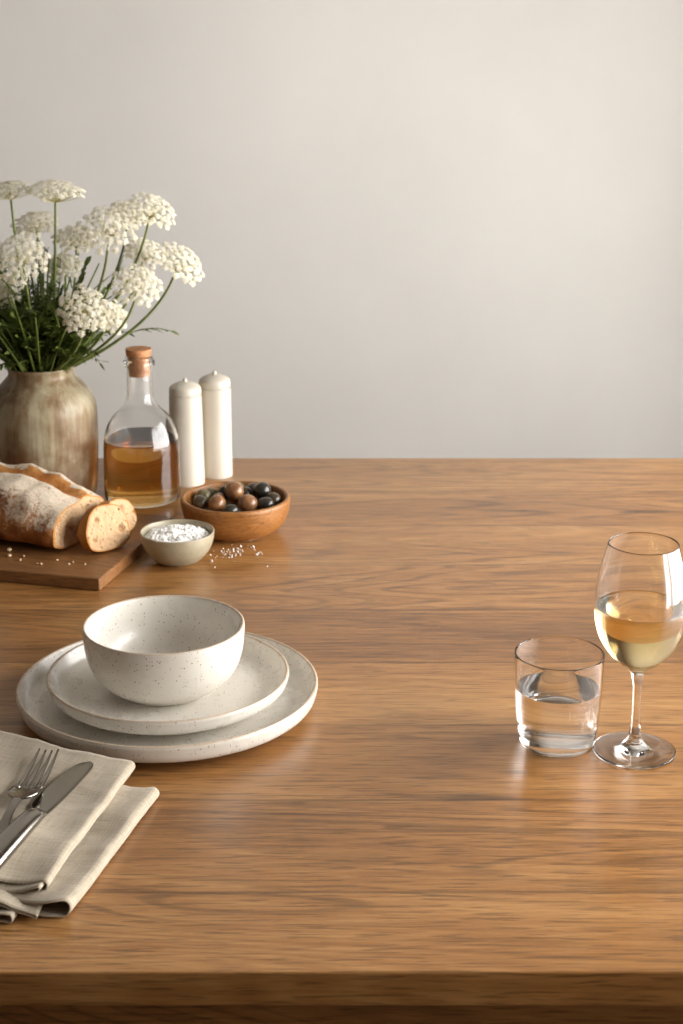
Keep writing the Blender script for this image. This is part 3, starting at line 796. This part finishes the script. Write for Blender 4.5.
def feather(bm, base, d, L, droop=.35):
    """a divided leaf: midrib with paired toothed leaflets"""
    d = d.normalized(); side = d.cross(Vector((0, 0, 1)))
    side = side.normalized() if side.length > .1 else Vector((1, 0, 0))
    pts = [base + d * L * t - Vector((0, 0, 1)) * L * droop * t * t for t in [i / 8 for i in range(9)]]
    tube(bm, pts, [.0009 * (1 - .7 * i / 8) for i in range(9)], 4, False)
    for i in range(2, 9):
        p = pts[i]; dd = (pts[i] - pts[i - 1]).normalized(); l = L * .34 * (1.15 - i / 9)
        for sg in (-1, 1):
            q = (dd * .8 + side * sg * .75 + Vector((0, 0, random.uniform(-.2, .25)))).normalized()
            leafblade(bm, p, q, l, l * .16, Vector((0, 0, 1)))
            leafblade(bm, p + q * l * .35, (q + dd * .7).normalized(), l * .45, l * .09, Vector((0, 0, 1)))
    leafblade(bm, pts[-1], (pts[-1] - pts[-2]), L * .2, L * .03, side)

def flower(idx, top, nrm, rad, label, leaves=3, dens=1.0, seedang=None):
    """top: centre of the head, nrm: the way it faces; the stem runs down into the vase"""
    t = tag(empty('lace_flower', (VX, VY, T + .012)), label, 'flower', 'white lace flowers in the vase')
    O = Vector((VX, VY, T + .012)); nrm = Vector(nrm).normalized(); rad *= 1.13; topv = Vector(top) + Vector((.001, 0, T + .002)) + nrm * rad * .16 - O
    node = topv - nrm * rad * .62
    ang = math.atan2(topv.y, topv.x)
    rr = min(.029, .010 + .10 * math.hypot(topv.x, topv.y)); off = random.uniform(-.5, .5)
    mouth = Vector((rr * math.cos(ang + off), rr * math.sin(ang + off), .150)); foot_ = Vector((-.022 * math.cos(ang), -.022 * math.sin(ang), .004))
    ctrl = node - (nrm * .45 + Vector((0, 0, 1)) * .55) * (node - mouth).length * .45
    pts = [foot_, foot_.lerp(mouth, .5)]
    for i in range(15):
        s = i / 14; pts.append(mouth * (1 - s) ** 2 + ctrl * 2 * s * (1 - s) + node * s * s)
    bm = bmesh.new(); tube(bm, pts, [.0020] * 2 + [.0022 - .0009 * i / 14 for i in range(15)], 8)
    obj('stem', bm, M['stem'], t)
    # the head: rays from the node to small clusters on a shallow dome
    x = nrm.orthogonal().normalized(); y = nrm.cross(x)
    bm = bmesh.new(); ncl = int(46 * dens)
    for k in range(ncl):
        f = math.sqrt((k + .5) / ncl); a = k * 2.39996 + idx
        pos2 = rad * .86 * f * random.uniform(.93, 1.07)
        dome = -rad * .30 * f * f
        c = topv + x * pos2 * math.cos(a) + y * pos2 * math.sin(a) + nrm * (dome + random.uniform(-.0015, .0015))
        tube(bm, [node, node.lerp(c, .5) - nrm * rad * .05, c - nrm * .002], .00035, 4, False)
        cn = (nrm + (c - topv) * (.55 / rad)).normalized(); cx_ = cn.orthogonal().normalized(); cy_ = cn.cross(cx_)
        cr_ = rad * .110 * random.uniform(.85, 1.15); nf = 11
        for m in range(nf):
            g_ = math.sqrt((m + .4) / nf); b = m * 2.4 + k
            p = c + cx_ * cr_ * g_ * math.cos(b) + cy_ * cr_ * g_ * math.sin(b) + cn * (-.0014 * g_ * g_ + random.uniform(-.0006, .0006))
            floret(bm, p, (cn + (p - c) * 90 * .8).normalized(), random.uniform(.0012, .0018), 1)
    hd = obj('umbel', bm, [M['petal_g'], M['petal']], t, smooth=False)
    # divided leaves along the stem
    bm = bmesh.new()
    for k in range(leaves):
        s = random.uniform(.03, .40); p = mouth * (1 - s) ** 2 + ctrl * 2 * s * (1 - s) + node * s * s
        a = ang + random.uniform(-1.3, 1.3)
        feather(bm, p, Vector((math.cos(a), math.sin(a), random.uniform(.3, 1.6))), random.uniform(.04, .07))
    obj('leaves', bm, M['leaf'], t)
FL = [
 ((-.396, 1.97, .388), (-.12, -.20, 1), .030, 'white lace flower cut by the left edge of the photo, highest on that side', 2),
 ((-.336, 1.95, .391), (.10, -.12, 1), .037, 'tall flat-topped lace flower seen from the side, highest left of centre', 2),
 ((-.382, 2.05, .338), (-.1, -.35, 1), .032, 'blurred lace flower behind, under the tallest flat-topped one', 3),
 ((-.372, 1.89, .318), (-.1, -.95, .75), .036, 'large round lace flower facing forward at the left', 3),
 ((-.274, 1.93, .347), (.12, -.85, .75), .034, 'large round lace flower facing forward at the middle of the bouquet', 2),
 ((-.258, 2.02, .353), (.35, -.45, 1), .029, 'lace flower behind the large middle one, peeking out at its upper right', 2),
 ((-.222, 1.96, .366), (.55, -.50, 1), .031, 'lace flower on the upper right, tilted outwards on a bare stem', 1),
 ((-.189, 1.96, .301), (.80, -.60, .85), .032, 'rightmost lace flower, tilted steeply to the right', 1),
 ((-.237, 1.91, .284), (.35, -.75, .80), .031, 'lace flower above the oil bottle cork, facing forward and right', 2),
 ((-.241, 2.02, .305), (.35, -.50, .9), .028, 'paler lace flower behind the one above the cork', 2),
 ((-.297, 1.87, .260), (.10, -1, .60), .031, 'lowest and nearest lace flower, full round head just above the vase mouth', 2),
 ((-.276, 1.95, .238), (.45, -.65, .6), .024, 'small lace flower half hidden behind the lowest nearest one', 2),
 ((-.333, 2.06, .317), (.05, -.5, 1), .030, 'faint lace flower deep at the back centre of the bouquet', 3),
 ((-.345, 2.03, .286), (-.05, -.7, .8), .022, 'small greenish lace flower low in the middle behind the stems', 3),
 ((-.404, 1.95, .268), (-.4, -.7, .7), .026, 'lace flower low at the left photo edge, mostly cut off', 3)]
for i, (p, nn, r_, lab, lv) in enumerate(FL): flower(i, p, nn, r_, lab, lv)
bm = bmesh.new()
random.seed(21)
for k in range(230):                                    # dense greenery packed in the mouth
    a = random.random() * 2 * PI; r = .030 * math.sqrt(random.random())
    base = Vector((r * math.cos(a), r * math.sin(a), .150 + random.uniform(0, .02)))
    out = random.uniform(.05, .85)
    d = Vector((math.cos(a) * out, math.sin(a) * out, 1))
    L = random.uniform(.035, .115)
    if k % 3: feather(bm, base + d.normalized() * random.uniform(0, .045), d, L, random.uniform(.05, .4))
    else:
        pts = [base + d.normalized() * L * 1.2 * t + Vector((math.cos(a), math.sin(a), 0)) * .012 * t * t for t in (0, .25, .5, .75, 1)]
        tube(bm, pts, [.0015, .0014, .0013, .0012, .001], 5)
for k in range(26):                                     # bare stalks standing among the flower stems
    a = random.random() * 2 * PI; r = .028 * math.sqrt(random.random()); o_ = random.uniform(.1, .9); L = random.uniform(.07, .16)
    d = Vector((math.cos(a) * o_, math.sin(a) * o_, 1)).normalized()
    b0 = Vector((r * math.cos(a), r * math.sin(a), .150))
    tube(bm, [b0 + d * L * t + Vector((math.cos(a), math.sin(a), 0)) * .02 * t * t for t in (0, .2, .4, .6, .8, 1)], [.0017, .0016, .0015, .0013, .0012, .001], 6)
    for t in (.45, .75, 1): feather(bm, b0 + d * L * t, d + Vector((random.uniform(-.6, .6), random.uniform(-.6, .6), 0)), .03, .1)
for a, L, z in ((-.35, .06, .175), (-.75, .05, .19), (-.1, .055, .205)):     # a few long leaves bending out over the rim on the right
    d = Vector((math.cos(a), math.sin(a), .35)); b0 = Vector((.034, -.01, z))
    leafblade(bm, b0, d, L, .0035, Vector((0, 0, 1)))
    feather(bm, b0 + Vector((0, 0, .02)), d, L * .8, .7)
o = obj('greenery', bm, M['leaf'], loc=(VX, VY, T)); tag(o, 'dense dark green feathery greenery filling the vase mouth under the flowers', 'foliage', kind='stuff')
